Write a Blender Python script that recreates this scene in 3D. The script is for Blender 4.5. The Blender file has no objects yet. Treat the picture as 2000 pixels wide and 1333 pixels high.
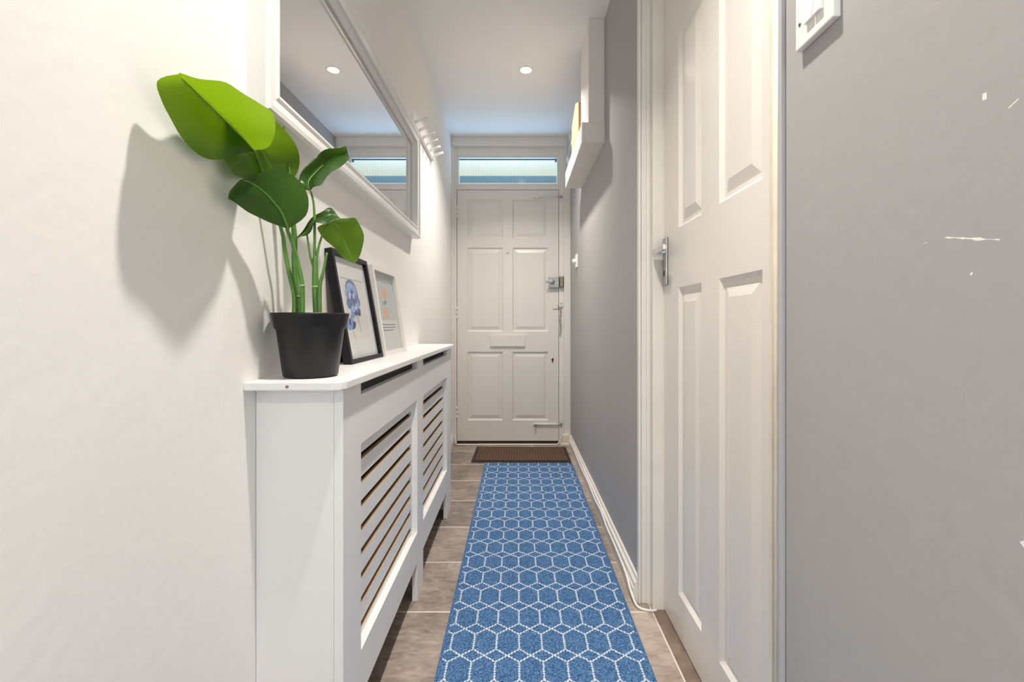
import bpy, bmesh, math, random
from mathutils import Vector, Matrix
random.seed(7)
S = bpy.context.scene
COL = S.collection
PI = math.pi

# ---------------------------------------------------------------- camera
F = 889.0            # focal length in pixels of the 2000 px wide frame (16 mm on 36 mm)
EYE = 0.955          # camera height
cam_d = bpy.data.cameras.new('camera')
cam_d.sensor_width = 36.0
cam_d.lens = 36.0 * F / 2000.0
cam_d.shift_x = -11.0 / 2000.0
cam_d.shift_y = -36.5 / 2000.0
cam_d.clip_start = 0.02
cam = bpy.data.objects.new('camera', cam_d)
cam.location = (0, 0, EYE)
cam.rotation_euler = (PI / 2, 0, 0)
COL.objects.link(cam)
S.camera = cam

# ---------------------------------------------------------------- view, sky, daylight
S.view_settings.view_transform = 'Standard'
S.view_settings.look = 'None'
S.view_settings.gamma = 1.0
S.view_settings.use_curve_mapping = False
S.view_settings.exposure = 0.58
S.cycles.max_bounces = 14
S.cycles.diffuse_bounces = 8
S.cycles.glossy_bounces = 6
S.cycles.transmission_bounces = 8
S.cycles.transparent_max_bounces = 12
S.cycles.caustics_reflective = False
S.cycles.caustics_refractive = False
S.cycles.sample_clamp_indirect = 6.0
S.cycles.use_denoising = True

W = bpy.data.worlds.new('sky'); S.world = W
W.use_nodes = True
W.node_tree.nodes['Background'].inputs[0].default_value = (0.92, 0.97, 1.0, 1)
W.node_tree.nodes['Background'].inputs[1].default_value = 1.05


def area_light(name, loc, aim, size, power, color, size_y=None, disk=False):
    d = bpy.data.lights.new(name, 'AREA')
    d.energy = power; d.color = color; d.size = size
    d.shape = 'DISK' if disk else ('RECTANGLE' if size_y else 'SQUARE')
    if size_y: d.size_y = size_y
    o = bpy.data.objects.new(name, d)
    o.location = loc
    o.rotation_euler = (Vector(aim) - Vector(loc)).to_track_quat('-Z', 'Y').to_euler()
    COL.objects.link(o)
    return o

WARM = (1.0, 0.94, 0.868)
# daylight: through the fanlight over the front door; cool fill from an added, unseen window behind
area_light('daylight_fanlight', (-0.08, 4.15, 1.75), (-0.08, 3.60, 2.17), 0.9, 15.0, (0.30, 0.56, 1.0), 0.5)
area_light('back_window_fill', (-0.05, -2.44, 1.45), (-0.05, 0.0, 1.35), 0.66, 11.0, (0.70, 0.89, 1.0), 1.0)
# the recessed downlights in the hall ceiling
LAMPS = [(0.047, 2.60, 9.6, 118), (0.020, 0.72, 8.1, 106), (0.020, -1.20, 17.5, 128)]

# ---------------------------------------------------------------- geometry helpers
class MB:
    """collects shapes into one mesh"""
    def __init__(s): s.bm = bmesh.new(); s.mi = 0
    def _m(s, faces):
        for f in faces: f.material_index = s.mi
    def box(s, a, b, bev=0.0):
        x0, y0, z0 = a; x1, y1, z1 = b
        t = bmesh.new()
        v = [t.verts.new((x, y, z)) for x in (x0, x1) for y in (y0, y1) for z in (z0, z1)]
        for q in ((0,1,3,2),(4,6,7,5),(0,4,5,1),(2,3,7,6),(0,2,6,4),(1,5,7,3)):
            t.faces.new([v[i] for i in q])
        bmesh.ops.recalc_face_normals(t, faces=t.faces)
        if bev > 0:
            bmesh.ops.bevel(t, geom=list(t.edges), offset=bev, segments=2, affect='EDGES', profile=0.6)
        s.merge(t); return s
    def merge(s, t, M=None):
        if M is not None: bmesh.ops.transform(t, matrix=M, verts=t.verts)
        mp = {v: s.bm.verts.new(v.co) for v in t.verts}
        for f in t.faces:
            try:
                nf = s.bm.faces.new([mp[v] for v in f.verts]); nf.material_index = s.mi; nf.smooth = f.smooth
            except ValueError: pass
        t.free()
    def prism(s, pts, lo, hi, axis='x', bev=0.0):
        """extrude a closed 2D outline along an axis"""
        t = bmesh.new()
        def mk(p, h):
            return {'x': (h, p[0], p[1]), 'y': (p[0], h, p[1]), 'z': (p[0], p[1], h)}[axis]
        A = [t.verts.new(mk(p, lo)) for p in pts]; B = [t.verts.new(mk(p, hi)) for p in pts]
        n = len(pts)
        t.faces.new(A); t.faces.new(B[::-1])
        for i in range(n):
            t.faces.new([A[i], B[i], B[(i+1) % n], A[(i+1) % n]])
        bmesh.ops.recalc_face_normals(t, faces=t.faces)
        if bev: bmesh.ops.bevel(t, geom=list(t.edges), offset=bev, segments=2, affect='EDGES')
        s.merge(t); return s
    def lathe(s, prof, center=(0,0,0), n=40, M=None):
        t = bmesh.new(); rings = []
        for r, z in prof:
            if r < 1e-6: rings.append([t.verts.new((0, 0, z))])
            else: rings.append([t.verts.new((r*math.cos(2*PI*i/n), r*math.sin(2*PI*i/n), z)) for i in range(n)])
        for a, b in zip(rings, rings[1:]):
            for i in range(n):
                j = (i+1) % n
                if len(a) == 1 and len(b) == 1: continue
                if len(a) == 1: f = t.faces.new([a[0], b[j], b[i]])
                elif len(b) == 1: f = t.faces.new([a[i], a[j], b[0]])
                else: f = t.faces.new([a[i], a[j], b[j], b[i]])
                f.smooth = True
        bmesh.ops.recalc_face_normals(t, faces=t.faces)
        MM = Matrix.Translation(center) @ (M if M is not None else Matrix.Identity(4))
        s.merge(t, MM); return s
    def tube(s, pts, radii, n=10, cap=True):
        pts = [Vector(p) for p in pts]
        if not hasattr(radii, '__len__'): radii = [radii]*len(pts)
        t = bmesh.new(); rings = []; up = None
        for i, p in enumerate(pts):
            d = (pts[min(i+1, len(pts)-1)] - pts[max(i-1, 0)]).normalized()
            if up is None:
                up = Vector((0, 0, 1)) if abs(d.z) < 0.9 else Vector((1, 0, 0))
            x = d.cross(up).normalized(); y = x.cross(d).normalized(); up = y
            rings.append([t.verts.new(p + radii[i]*(x*math.cos(2*PI*k/n) + y*math.sin(2*PI*k/n))) for k in range(n)])
        for a, b in zip(rings, rings[1:]):
            for k in range(n):
                f = t.faces.new([a[k], a[(k+1) % n], b[(k+1) % n], b[k]]); f.smooth = True
        if cap:
            t.faces.new(rings[0][::-1]); t.faces.new(rings[-1])
        bmesh.ops.recalc_face_normals(t, faces=t.faces)
        s.merge(t); return s
    def build(s, name, mats, parent=None, loc=None, rot=None):
        me = bpy.data.meshes.new(name)
        s.bm.to_mesh(me); s.bm.free()
        for m in (mats if isinstance(mats, (list, tuple)) else [mats]): me.materials.append(m)
        o = bpy.data.objects.new(name, me); COL.objects.link(o)
        if parent is not None: o.parent = parent
        if loc is not None: o.location = loc
        if rot is not None: o.rotation_euler = rot
        return o

def smooth_path(pts, k=6):
    pts = [Vector(p) for p in pts]; out = []
    for i in range(len(pts)-1):
        p0 = pts[max(i-1, 0)]; p1 = pts[i]; p2 = pts[i+1]; p3 = pts[min(i+2, len(pts)-1)]
        for j in range(k):
            t = j/k
            out.append(0.5*((2*p1) + (p2-p0)*t + (2*p0-5*p1+4*p2-p3)*t*t + (3*p1-p0-3*p2+p3)*t**3))
    out.append(pts[-1]); return out

def tag(o, label=None, cat=None, group=None, kind=None):
    if label: o['label'] = label
    if cat: o['category'] = cat
    if group: o['group'] = group
    if kind: o['kind'] = kind
    return o
def thing(name, loc, label, cat, rot=(0,0,0), group=None):
    o = bpy.data.objects.new(name, None); o.empty_display_size = 0.05
    o.location = loc; o.rotation_euler = rot; COL.objects.link(o)
    return tag(o, label, cat, group)
def struct(o, label=None): return tag(o, label, None, None, 'structure')

def at(px, py, y):
    """point at depth y along the sight line measured in the photograph"""
    return Vector(((px-1011.0)*y/F, y, EYE + (630.0-py)*y/F))

# ---------------------------------------------------------------- materials
def nodes(m):
    m.use_nodes = True
    return m.node_tree, m.node_tree.nodes, m.node_tree.links, m.node_tree.nodes['Principled BSDF']
def new(nt, kind, **kw):
    n = nt.nodes.new(kind)
    for k, v in kw.items(): setattr(n, k, v)
    return n
def pbr(name, color, rough=0.5, metal=0.0, bump=0.0, scale=60.0, vary=0.0, vscale=4.0, spec=0.5, coat=0.0, detail=4.0):
    m = bpy.data.materials.new(name); nt, N, L, P = nodes(m)
    P.inputs['Base Color'].default_value = (*color, 1)
    P.inputs['Roughness'].default_value = rough
    P.inputs['Metallic'].default_value = metal
    P.inputs['Specular IOR Level'].default_value = spec
    P.inputs['Coat Weight'].default_value = coat
    tc = new(nt, 'ShaderNodeTexCoord')
    if bump:
        n = new(nt, 'ShaderNodeTexNoise'); n.inputs['Scale'].default_value = scale; n.inputs['Detail'].default_value = detail
        b = new(nt, 'ShaderNodeBump'); b.inputs['Strength'].default_value = bump; b.inputs['Distance'].default_value = 0.002
        L.new(tc.outputs['Object'], n.inputs['Vector'])
        L.new(n.outputs['Fac'], b.inputs['Height']); L.new(b.outputs['Normal'], P.inputs['Normal'])
    if vary:
        n = new(nt, 'ShaderNodeTexNoise'); n.inputs['Scale'].default_value = vscale; n.inputs['Detail'].default_value = 5
        r = new(nt, 'ShaderNodeValToRGB')
        r.color_ramp.elements[0].position = 0.3; r.color_ramp.elements[1].position = 0.7
        r.color_ramp.elements[0].color = (*[c*(1-vary) for c in color], 1)
        r.color_ramp.elements[1].color = (*[min(1, c*(1+vary)) for c in color], 1)
        L.new(tc.outputs['Object'], n.inputs['Vector'])
        L.new(n.outputs['Fac'], r.inputs['Fac']); L.new(r.outputs['Color'], P.inputs['Base Color'])
    return m
class MX:
    """tiny expression builder over math nodes"""
    def __init__(s, nt): s.nt = nt
    def __call__(s, op, a, b=None, c=None, clamp=False):
        n = s.nt.nodes.new('ShaderNodeMath'); n.operation = op; n.use_clamp = clamp
        for i, v in enumerate((a, b, c)):
            if v is None: continue
            if isinstance(v, (int, float)): n.inputs[i].default_value = v
            else: s.nt.links.new(v, n.inputs[i])
        return n.outputs[0]

M = {}
M['wall_white'] = pbr('white_wall_paint', (0.865, 0.845, 0.82), 0.6, bump=0.35, scale=45, detail=8)
M['ceiling'] = pbr('white_ceiling_paint', (0.85, 0.845, 0.84), 0.8, bump=0.1, scale=40)
M['gloss_white'] = pbr('white_gloss_paint', (0.80, 0.775, 0.735), 0.28, bump=0.06, scale=25)
M['door_white'] = pbr('white_front_door_paint', (0.74, 0.705, 0.665), 0.35, bump=0.05, scale=30, vary=0.02, vscale=3)
M['trim_cream'] = pbr('aged_cream_paint', (0.76, 0.68, 0.55), 0.4, bump=0.3, scale=70, vary=0.08, vscale=14)
M['trim_white'] = pbr('white_trim_paint', (0.76, 0.725, 0.675), 0.35, bump=0.1, scale=50, vary=0.03, vscale=9)
M['trunking'] = pbr('grey_white_trunking', (0.44, 0.43, 0.44), 0.4)
M['satin_white'] = pbr('white_satin_mdf', (0.80, 0.79, 0.78), 0.38)
M['mirror_frame'] = pbr('white_frame_lacquer', (0.80, 0.785, 0.76), 0.25)
M['mdf_edge'] = pbr('raw_mdf_edge', (0.42, 0.25, 0.11), 0.8)
M['dark_inside'] = pbr('dark_hollow', (0.05, 0.035, 0.025), 0.9)  # shade of enclosed hollows put into the colour
M['black_plastic'] = pbr('black_pot_plastic', (0.009, 0.009, 0.011), 0.42, spec=0.35)
M['soil'] = pbr('dark_soil', (0.03, 0.02, 0.012), 0.9, bump=1.0, scale=80)
M['black_frame'] = pbr('black_frame_foil', (0.008, 0.008, 0.011), 0.4, spec=0.3)
M['white_frame'] = pbr('white_frame_foil', (0.82, 0.79, 0.74), 0.35)
M['brown_card'] = pbr('brown_backing_card', (0.16, 0.075, 0.03), 0.8)
M['paper'] = pbr('white_paper', (0.80, 0.79, 0.79), 0.8)
M['paper_cream'] = pbr('cream_print_paper', (0.76, 0.73, 0.70), 0.8)
M['ink_grey'] = pbr('grey_ink', (0.20, 0.20, 0.21), 0.8)
M['cardboard'] = pbr('cardboard', (0.40, 0.25, 0.115), 0.8, vary=0.06, vscale=6)
M['steel'] = pbr('worn_steel', (0.42, 0.41, 0.40), 0.38, 0.9, vary=0.12, vscale=30)
M['dark_steel'] = pbr('dark_steel', (0.22, 0.215, 0.21), 0.4, 0.8)
M['chrome'] = pbr('chrome', (0.78, 0.77, 0.75), 0.15, 1.0)
M['brass'] = pbr('aged_brass', (0.45, 0.27, 0.09), 0.4, 0.9)
M['black'] = pbr('black_hole', (0.01, 0.01, 0.01), 0.6)
M['plastic_white'] = pbr('white_switch_plastic', (0.85, 0.83, 0.79), 0.25)
M['cable_white'] = pbr('white_cable', (0.78, 0.75, 0.70), 0.4)
M['canopy'] = pbr('cream_soffit', (0.90, 0.82, 0.64), 0.7)
M['render_white'] = pbr('white_render', (0.9, 0.9, 0.9), 0.8)
M['slate_blue'] = pbr('slate_blue_fascia', (0.06, 0.13, 0.20), 0.5)
M['paving'] = pbr('pale_paving', (0.6, 0.6, 0.58), 0.9, vary=0.1)

def mat_right_wall():
    m = pbr('grey_wall_paint', (0.385, 0.375, 0.372), 0.62, spec=0.3, bump=0.3, scale=38, detail=7)
    nt, N, L, P = nodes(m); mx = MX(nt)
    g = new(nt, 'ShaderNodeNewGeometry'); sp = new(nt, 'ShaderNodeSeparateXYZ')
    L.new(g.outputs['Position'], sp.inputs[0]); Y = sp.outputs['Y']; Z = sp.outputs['Z']
    nz = new(nt, 'ShaderNodeTexNoise'); nz.inputs['Scale'].default_value = 90; nz.inputs['Detail'].default_value = 3
    L.new(g.outputs['Position'], nz.inputs['Vector'])
    # scratches through the paint of the near wall, down to the white plaster
    def scratch(y0, z0, y1, z1, w, brk):
        dy, dz = y1-y0, z1-z0; ln = math.hypot(dy, dz); dy /= ln; dz /= ln
        a = mx('SUBTRACT', Y, y0); b = mx('SUBTRACT', Z, z0)
        t = mx('ADD', mx('MULTIPLY', a, dy), mx('MULTIPLY', b, dz))
        d = mx('ABSOLUTE', mx('SUBTRACT', mx('MULTIPLY', a, dz), mx('MULTIPLY', b, dy)))
        ins = mx('MULTIPLY', mx('GREATER_THAN', t, 0.0), mx('LESS_THAN', t, ln))
        wid = mx('MULTIPLY', mx('SUBTRACT', nz.outputs['Fac'], brk), w*4)
        return mx('MULTIPLY', ins, mx('LESS_THAN', d, wid))
    s = scratch(0.4415, 1.0375, 0.391, 1.026, 0.0012, 0.30)
    for q in ((0.474, 1.034, 0.455, 1.0365, 0.0008, 0.45), (0.4036, 1.1585, 0.4041, 1.1525, 0.0016, 0.2),
              (0.384, 1.136, 0.376, 1.140, 0.0008, 0.4), (0.374, 0.775, 0.371, 0.771, 0.0015, 0.2),
              (0.416, 1.000, 0.4145, 0.999, 0.0011, 0.3)):
        s = mx('MAXIMUM', s, scratch(*q))
    mix = new(nt, 'ShaderNodeMix', data_type='RGBA')
    L.new(s, mix.inputs['Factor'])
    mix.inputs['A'].default_value = (0.385, 0.375, 0.372, 1); mix.inputs['B'].default_value = (0.85, 0.82, 0.78, 1)
    L.new(mix.outputs['Result'], P.inputs['Base Color'])
    # the seam of the lining paper: a faint horizontal step
    st = mx('MULTIPLY', mx('GREATER_THAN', Z, mx('ADD', 1.213, mx('MULTIPLY', Y, -0.05))), mx('MULTIPLY', mx('GREATER_THAN', Y, 0.52), mx('LESS_THAN', Y, 0.8)))
    b2 = new(nt, 'ShaderNodeBump'); b2.inputs['Strength'].default_value = 0.5; b2.inputs['Distance'].default_value = 0.001
    L.new(st, b2.inputs['Height'])
    old = P.inputs['Normal'].links[0].from_socket
    L.new(old, b2.inputs['Normal']); L.new(b2.outputs['Normal'], P.inputs['Normal'])
    return m
M['wall_grey'] = mat_right_wall()

def mat_floor():
    m = bpy.data.materials.new('slate_look_floor_tiles'); nt, N, L, P = nodes(m); mx = MX(nt)
    g = new(nt, 'ShaderNodeNewGeometry'); sp = new(nt, 'ShaderNodeSeparateXYZ')
    L.new(g.outputs['Position'], sp.inputs[0]); X = sp.outputs['X']; Y = sp.outputs['Y']
    u = mx('DIVIDE', mx('ADD', X, 0.217 + 3.31), 0.331); v = mx('DIVIDE', mx('ADD', Y, -1.50 + 6.22), 0.311)
    fu = mx('FRACT', u); fv = mx('FRACT', v)
    gu = mx('MULTIPLY', mx('MINIMUM', fu, mx('SUBTRACT', 1.0, fu)), 0.331)
    gv = mx('MULTIPLY', mx('MINIMUM', fv, mx('SUBTRACT', 1.0, fv)), 0.311)
    grout = mx('LESS_THAN', mx('MINIMUM', gu, gv), 0.0030)
    ident = new(nt, 'ShaderNodeCombineXYZ')
    L.new(mx('FLOOR', u), ident.inputs[0]); L.new(mx('FLOOR', v), ident.inputs[1])
    wn = new(nt, 'ShaderNodeTexWhiteNoise'); L.new(ident.outputs[0], wn.inputs['Vector'])
    ad = new(nt, 'ShaderNodeVectorMath', operation='ADD'); L.new(g.outputs['Position'], ad.inputs[0])
    sc = new(nt, 'ShaderNodeVectorMath', operation='SCALE'); sc.inputs['Scale'].default_value = 9.0
    L.new(wn.outputs['Color'], sc.inputs[0]); L.new(sc.outputs[0], ad.inputs[1])
    mp = new(nt, 'ShaderNodeMapping'); mp.inputs['Rotation'].default_value = (0, 0, 1.1); mp.inputs['Scale'].default_value = (1.0, 2.6, 1.0)
    L.new(ad.outputs[0], mp.inputs['Vector'])
    n1 = new(nt, 'ShaderNodeTexNoise'); n1.inputs['Scale'].default_value = 14; n1.inputs['Detail'].default_value = 8; n1.inputs['Roughness'].default_value = 0.65; n1.inputs['Distortion'].default_value = 1.2
    L.new(mp.outputs[0], n1.inputs['Vector'])
    n2 = new(nt, 'ShaderNodeTexNoise'); n2.inputs['Scale'].default_value = 5; n2.inputs['Detail'].default_value = 5
    L.new(ad.outputs[0], n2.inputs['Vector'])
    f = mx('ADD', mx('MULTIPLY', n1.outputs['Fac'], 0.65), mx('MULTIPLY', n2.outputs['Fac'], 0.35))
    f = mx('ADD', f, mx('MULTIPLY', mx('SUBTRACT', wn.outputs['Value'], 0.5), 0.16))
    r = new(nt, 'ShaderNodeValToRGB')
    e = r.color_ramp.elements
    e[0].position = 0.34; e[0].color = (0.145, 0.12, 0.097, 1)
    e[1].position = 0.66; e[1].color = (0.45, 0.375, 0.315, 1)
    k = r.color_ramp.elements.new(0.5); k.color = (0.30, 0.245, 0.205, 1)
    L.new(f, r.inputs['Fac'])
    mix = new(nt, 'ShaderNodeMix', data_type='RGBA'); L.new(grout, mix.inputs['Factor'])
    L.new(r.outputs['Color'], mix.inputs['A']); mix.inputs['B'].default_value = (0.74, 0.66, 0.58, 1)
    L.new(mix.outputs['Result'], P.inputs['Base Color'])
    P.inputs['Roughness'].default_value = 0.42
    b = new(nt, 'ShaderNodeBump'); b.inputs['Strength'].default_value = 0.35; b.inputs['Distance'].default_value = 0.002
    L.new(mx('SUBTRACT', n1.outputs['Fac'], mx('MULTIPLY', grout, 0.6)), b.inputs['Height']); L.new(b.outputs['Normal'], P.inputs['Normal'])
    return m
M['floor'] = mat_floor()

def mat_rug():
    m = bpy.data.materials.new('blue_honeycomb_pile'); nt, N, L, P = nodes(m); mx = MX(nt)
    g = new(nt, 'ShaderNodeNewGeometry'); sp = new(nt, 'ShaderNodeSeparateXYZ')
    L.new(g.outputs['Position'], sp.inputs[0]); X = sp.outputs['X']; Y = sp.outputs['Y']
    px, py = 0.0667, 0.1125
    nz = new(nt, 'ShaderNodeTexNoise'); nz.inputs['Scale'].default_value = 150; nz.inputs['Detail'].default_value = 2
    L.new(g.outputs['Position'], nz.inputs['Vector'])
    jit = mx('MULTIPLY', mx('SUBTRACT', nz.outputs['Fac'], 0.5), 0.006)
    a = mx('PINGPONG', mx('ADD', mx('ADD', X, -0.0044 + 10*px), jit), px/2)   # 0 on the upright lines
    b = mx('PINGPONG', mx('ADD', mx('ADD', Y, -1.4045 + 40*py), jit), py/2)   # 0 at the diamond centres
    hd = 0.0247
    edge = mx('ABSOLUTE', mx('MULTIPLY', mx('SUBTRACT', b, mx('SUBTRACT', hd, mx('MULTIPLY', a, hd/(px/2)))), 0.803))
    up = mx('ADD', a, mx('MULTIPLY', mx('LESS_THAN', b, hd), 1.0))
    ln = mx('MINIMUM', edge, up)
    # knots along the lines
    ky = mx('PINGPONG', mx('ADD', Y, 10.0), 0.0044); kx = mx('PINGPONG', mx('ADD', X, 10.0), 0.0044)
    kk = mx('MULTIPLY', mx('ADD', mx('MULTIPLY', mx('GREATER_THAN', b, hd), ky), mx('MULTIPLY', mx('LESS_THAN', b, hd), kx)), 1/0.0044)
    wid = mx('ADD', 0.0006, mx('MULTIPLY', kk, 0.0031))
    line = mx('SUBTRACT', 1.0, mx('SMOOTHSTEP', ln, mx('SUBTRACT', wid, 0.0010), mx('ADD', wid, 0.0008)) if False else mx('MULTIPLY', mx('SUBTRACT', ln, mx('SUBTRACT', wid, 0.0010)), 1/0.0018, clamp=True))
    # darker overlocked border
    ex = mx('MINIMUM', mx('SUBTRACT', X, -0.2187), mx('SUBTRACT', 0.3655, X))
    inner = mx('GREATER_THAN', ex, 0.008)
    line = mx('MULTIPLY', line, inner, clamp=True)
    pile = new(nt, 'ShaderNodeTexNoise'); pile.inputs['Scale'].default_value = 270; pile.inputs['Detail'].default_value = 3; pile.inputs['Roughness'].default_value = 0.8
    L.new(g.outputs['Position'], pile.inputs['Vector'])
    r = new(nt, 'ShaderNodeValToRGB'); e = r.color_ramp.elements
    e[0].position = 0.36; e[0].color = (0.014, 0.050, 0.145, 1)
    e[1].position = 0.64; e[1].color = (0.19, 0.325, 0.53, 1)
    k = e.new(0.5); k.color = (0.055, 0.14, 0.295, 1)
    L.new(pile.outputs['Fac'], r.inputs['Fac'])
    mix = new(nt, 'ShaderNodeMix', data_type='RGBA'); L.new(mx('MULTIPLY', line, 0.85), mix.inputs['Factor'])
    L.new(r.outputs['Color'], mix.inputs['A']); mix.inputs['B'].default_value = (0.72, 0.75, 0.78, 1)
    L.new(mix.outputs['Result'], P.inputs['Base Color'])
    P.inputs['Roughness'].default_value = 0.95; P.inputs['Specular IOR Level'].default_value = 0.1
    bp = new(nt, 'ShaderNodeBump'); bp.inputs['Strength'].default_value = 0.6; bp.inputs['Distance'].default_value = 0.003
    L.new(mx('ADD', pile.outputs['Fac'], mx('MULTIPLY', line, 0.5)), bp.inputs['Height']); L.new(bp.outputs['Normal'], P.inputs['Normal'])
    return m
M['rug'] = mat_rug()
M['rug_edge'] = pbr('blue_rug_edge', (0.05, 0.12, 0.25), 0.95, bump=0.5, scale=300)

def mat_doormat():
    m = bpy.data.materials.new('brown_ribbed_mat'); nt, N, L, P = nodes(m); mx = MX(nt)
    g = new(nt, 'ShaderNodeNewGeometry'); sp = new(nt, 'ShaderNodeSeparateXYZ'); L.new(g.outputs['Position'], sp.inputs[0])
    k = mx('MULTIPLY', mx('ADD', mx('SINE', mx('MULTIPLY', sp.outputs['X'], 330.0)), mx('SINE', mx('MULTIPLY', sp.outputs['Y'], 260.0))), 0.25)
    n = new(nt, 'ShaderNodeTexNoise'); n.inputs['Scale'].default_value = 220; n.inputs['Detail'].default_value = 4
    L.new(g.outputs['Position'], n.inputs['Vector'])
    r = new(nt, 'ShaderNodeValToRGB'); e = r.color_ramp.elements
    e[0].position = 0.25; e[0].color = (0.022, 0.013, 0.009, 1); e[1].position = 0.85; e[1].color = (0.20, 0.115, 0.07, 1)
    L.new(mx('ADD', n.outputs['Fac'], mx('MULTIPLY', k, 0.35)), r.inputs['Fac']); L.new(r.outputs['Color'], P.inputs['Base Color'])
    P.inputs['Roughness'].default_value = 0.95
    b = new(nt, 'ShaderNodeBump'); b.inputs['Strength'].default_value = 0.8; b.inputs['Distance'].default_value = 0.004
    L.new(mx('ADD', n.outputs['Fac'], k), b.inputs['Height']); L.new(b.outputs['Normal'], P.inputs['Normal'])
    return m
M['doormat'] = mat_doormat()
M['mat_rubber'] = pbr('dark_brown_rubber', (0.03, 0.022, 0.018), 0.8)

def mat_side_door():
    m = pbr('white_embossed_door_paint', (0.80, 0.755, 0.70), 0.22)
    nt, N, L, P = nodes(m)
    tc = new(nt, 'ShaderNodeTexCoord'); mp = new(nt, 'ShaderNodeMapping'); mp.inputs['Scale'].default_value = (3.0, 3.0, 60.0)
    L.new(tc.outputs['Object'], mp.inputs['Vector'])
    n = new(nt, 'ShaderNodeTexNoise'); n.inputs['Scale'].default_value = 5; n.inputs['Detail'].default_value = 4
    L.new(mp.outputs[0], n.inputs['Vector'])
    b = new(nt, 'ShaderNodeBump'); b.inputs['Strength'].default_value = 0.18; b.inputs['Distance'].default_value = 0.0012
    L.new(n.outputs['Fac'], b.inputs['Height']); L.new(b.outputs['Normal'], P.inputs['Normal'])
    return m
M['side_door'] = mat_side_door()

def mat_leaf(name, c_top, c_trans, f):
    m = bpy.data.materials.new(name); nt, N, L, P = nodes(m); mx = MX(nt)
    uv = new(nt, 'ShaderNodeUVMap', uv_map='leaf'); sp = new(nt, 'ShaderNodeSeparateXYZ'); L.new(uv.outputs[0], sp.inputs[0])
    t = mx('ADD', mx('MULTIPLY', sp.outputs['X'], 130.0), mx('MULTIPLY', mx('ABSOLUTE', mx('SUBTRACT', sp.outputs['Y'], 0.5)), -70.0))
    v = mx('MULTIPLY', mx('ADD', mx('SINE', t), 1.0), 0.5)
    mixc = new(nt, 'ShaderNodeMix', data_type='RGBA'); L.new(mx('MULTIPLY', v, 0.35), mixc.inputs['Factor'])
    mixc.inputs['A'].default_value = (*c_top, 1); mixc.inputs['B'].default_value = (*[c*0.72 for c in c_top], 1)
    L.new(mixc.outputs['Result'], P.inputs['Base Color'])
    P.inputs['Roughness'].default_value = 0.36
    tr = new(nt, 'ShaderNodeBsdfTranslucent'); tr.inputs['Color'].default_value = (*c_trans, 1)
    ms = new(nt, 'ShaderNodeMixShader'); ms.inputs[0].default_value = f
    L.new(P.outputs[0], ms.inputs[1]); L.new(tr.outputs[0], ms.inputs[2])
    L.new(ms.outputs[0], nt.nodes['Material Output'].inputs['Surface'])
    b = new(nt, 'ShaderNodeBump'); b.inputs['Strength'].default_value = 0.12; b.inputs['Distance'].default_value = 0.001
    L.new(v, b.inputs['Height']); L.new(b.outputs['Normal'], P.inputs['Normal']); L.new(b.outputs['Normal'], tr.inputs['Normal'])
    return m
M['leaf'] = mat_leaf('green_leaf', (0.030, 0.115, 0.008), (0.27, 0.45, 0.008), 0.42)
M['leaf_dark'] = mat_leaf('dark_green_leaf', (0.025, 0.075, 0.009), (0.09, 0.22, 0.012), 0.3)
M['rib'] = pbr('leaf_midrib', (0.22, 0.42, 0.06), 0.45)
M['stem'] = pbr('green_stem', (0.085, 0.22, 0.03), 0.4, vary=0.25, vscale=25)
M['stem_light'] = pbr('pale_stem_joint', (0.40, 0.50, 0.22), 0.5)

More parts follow.
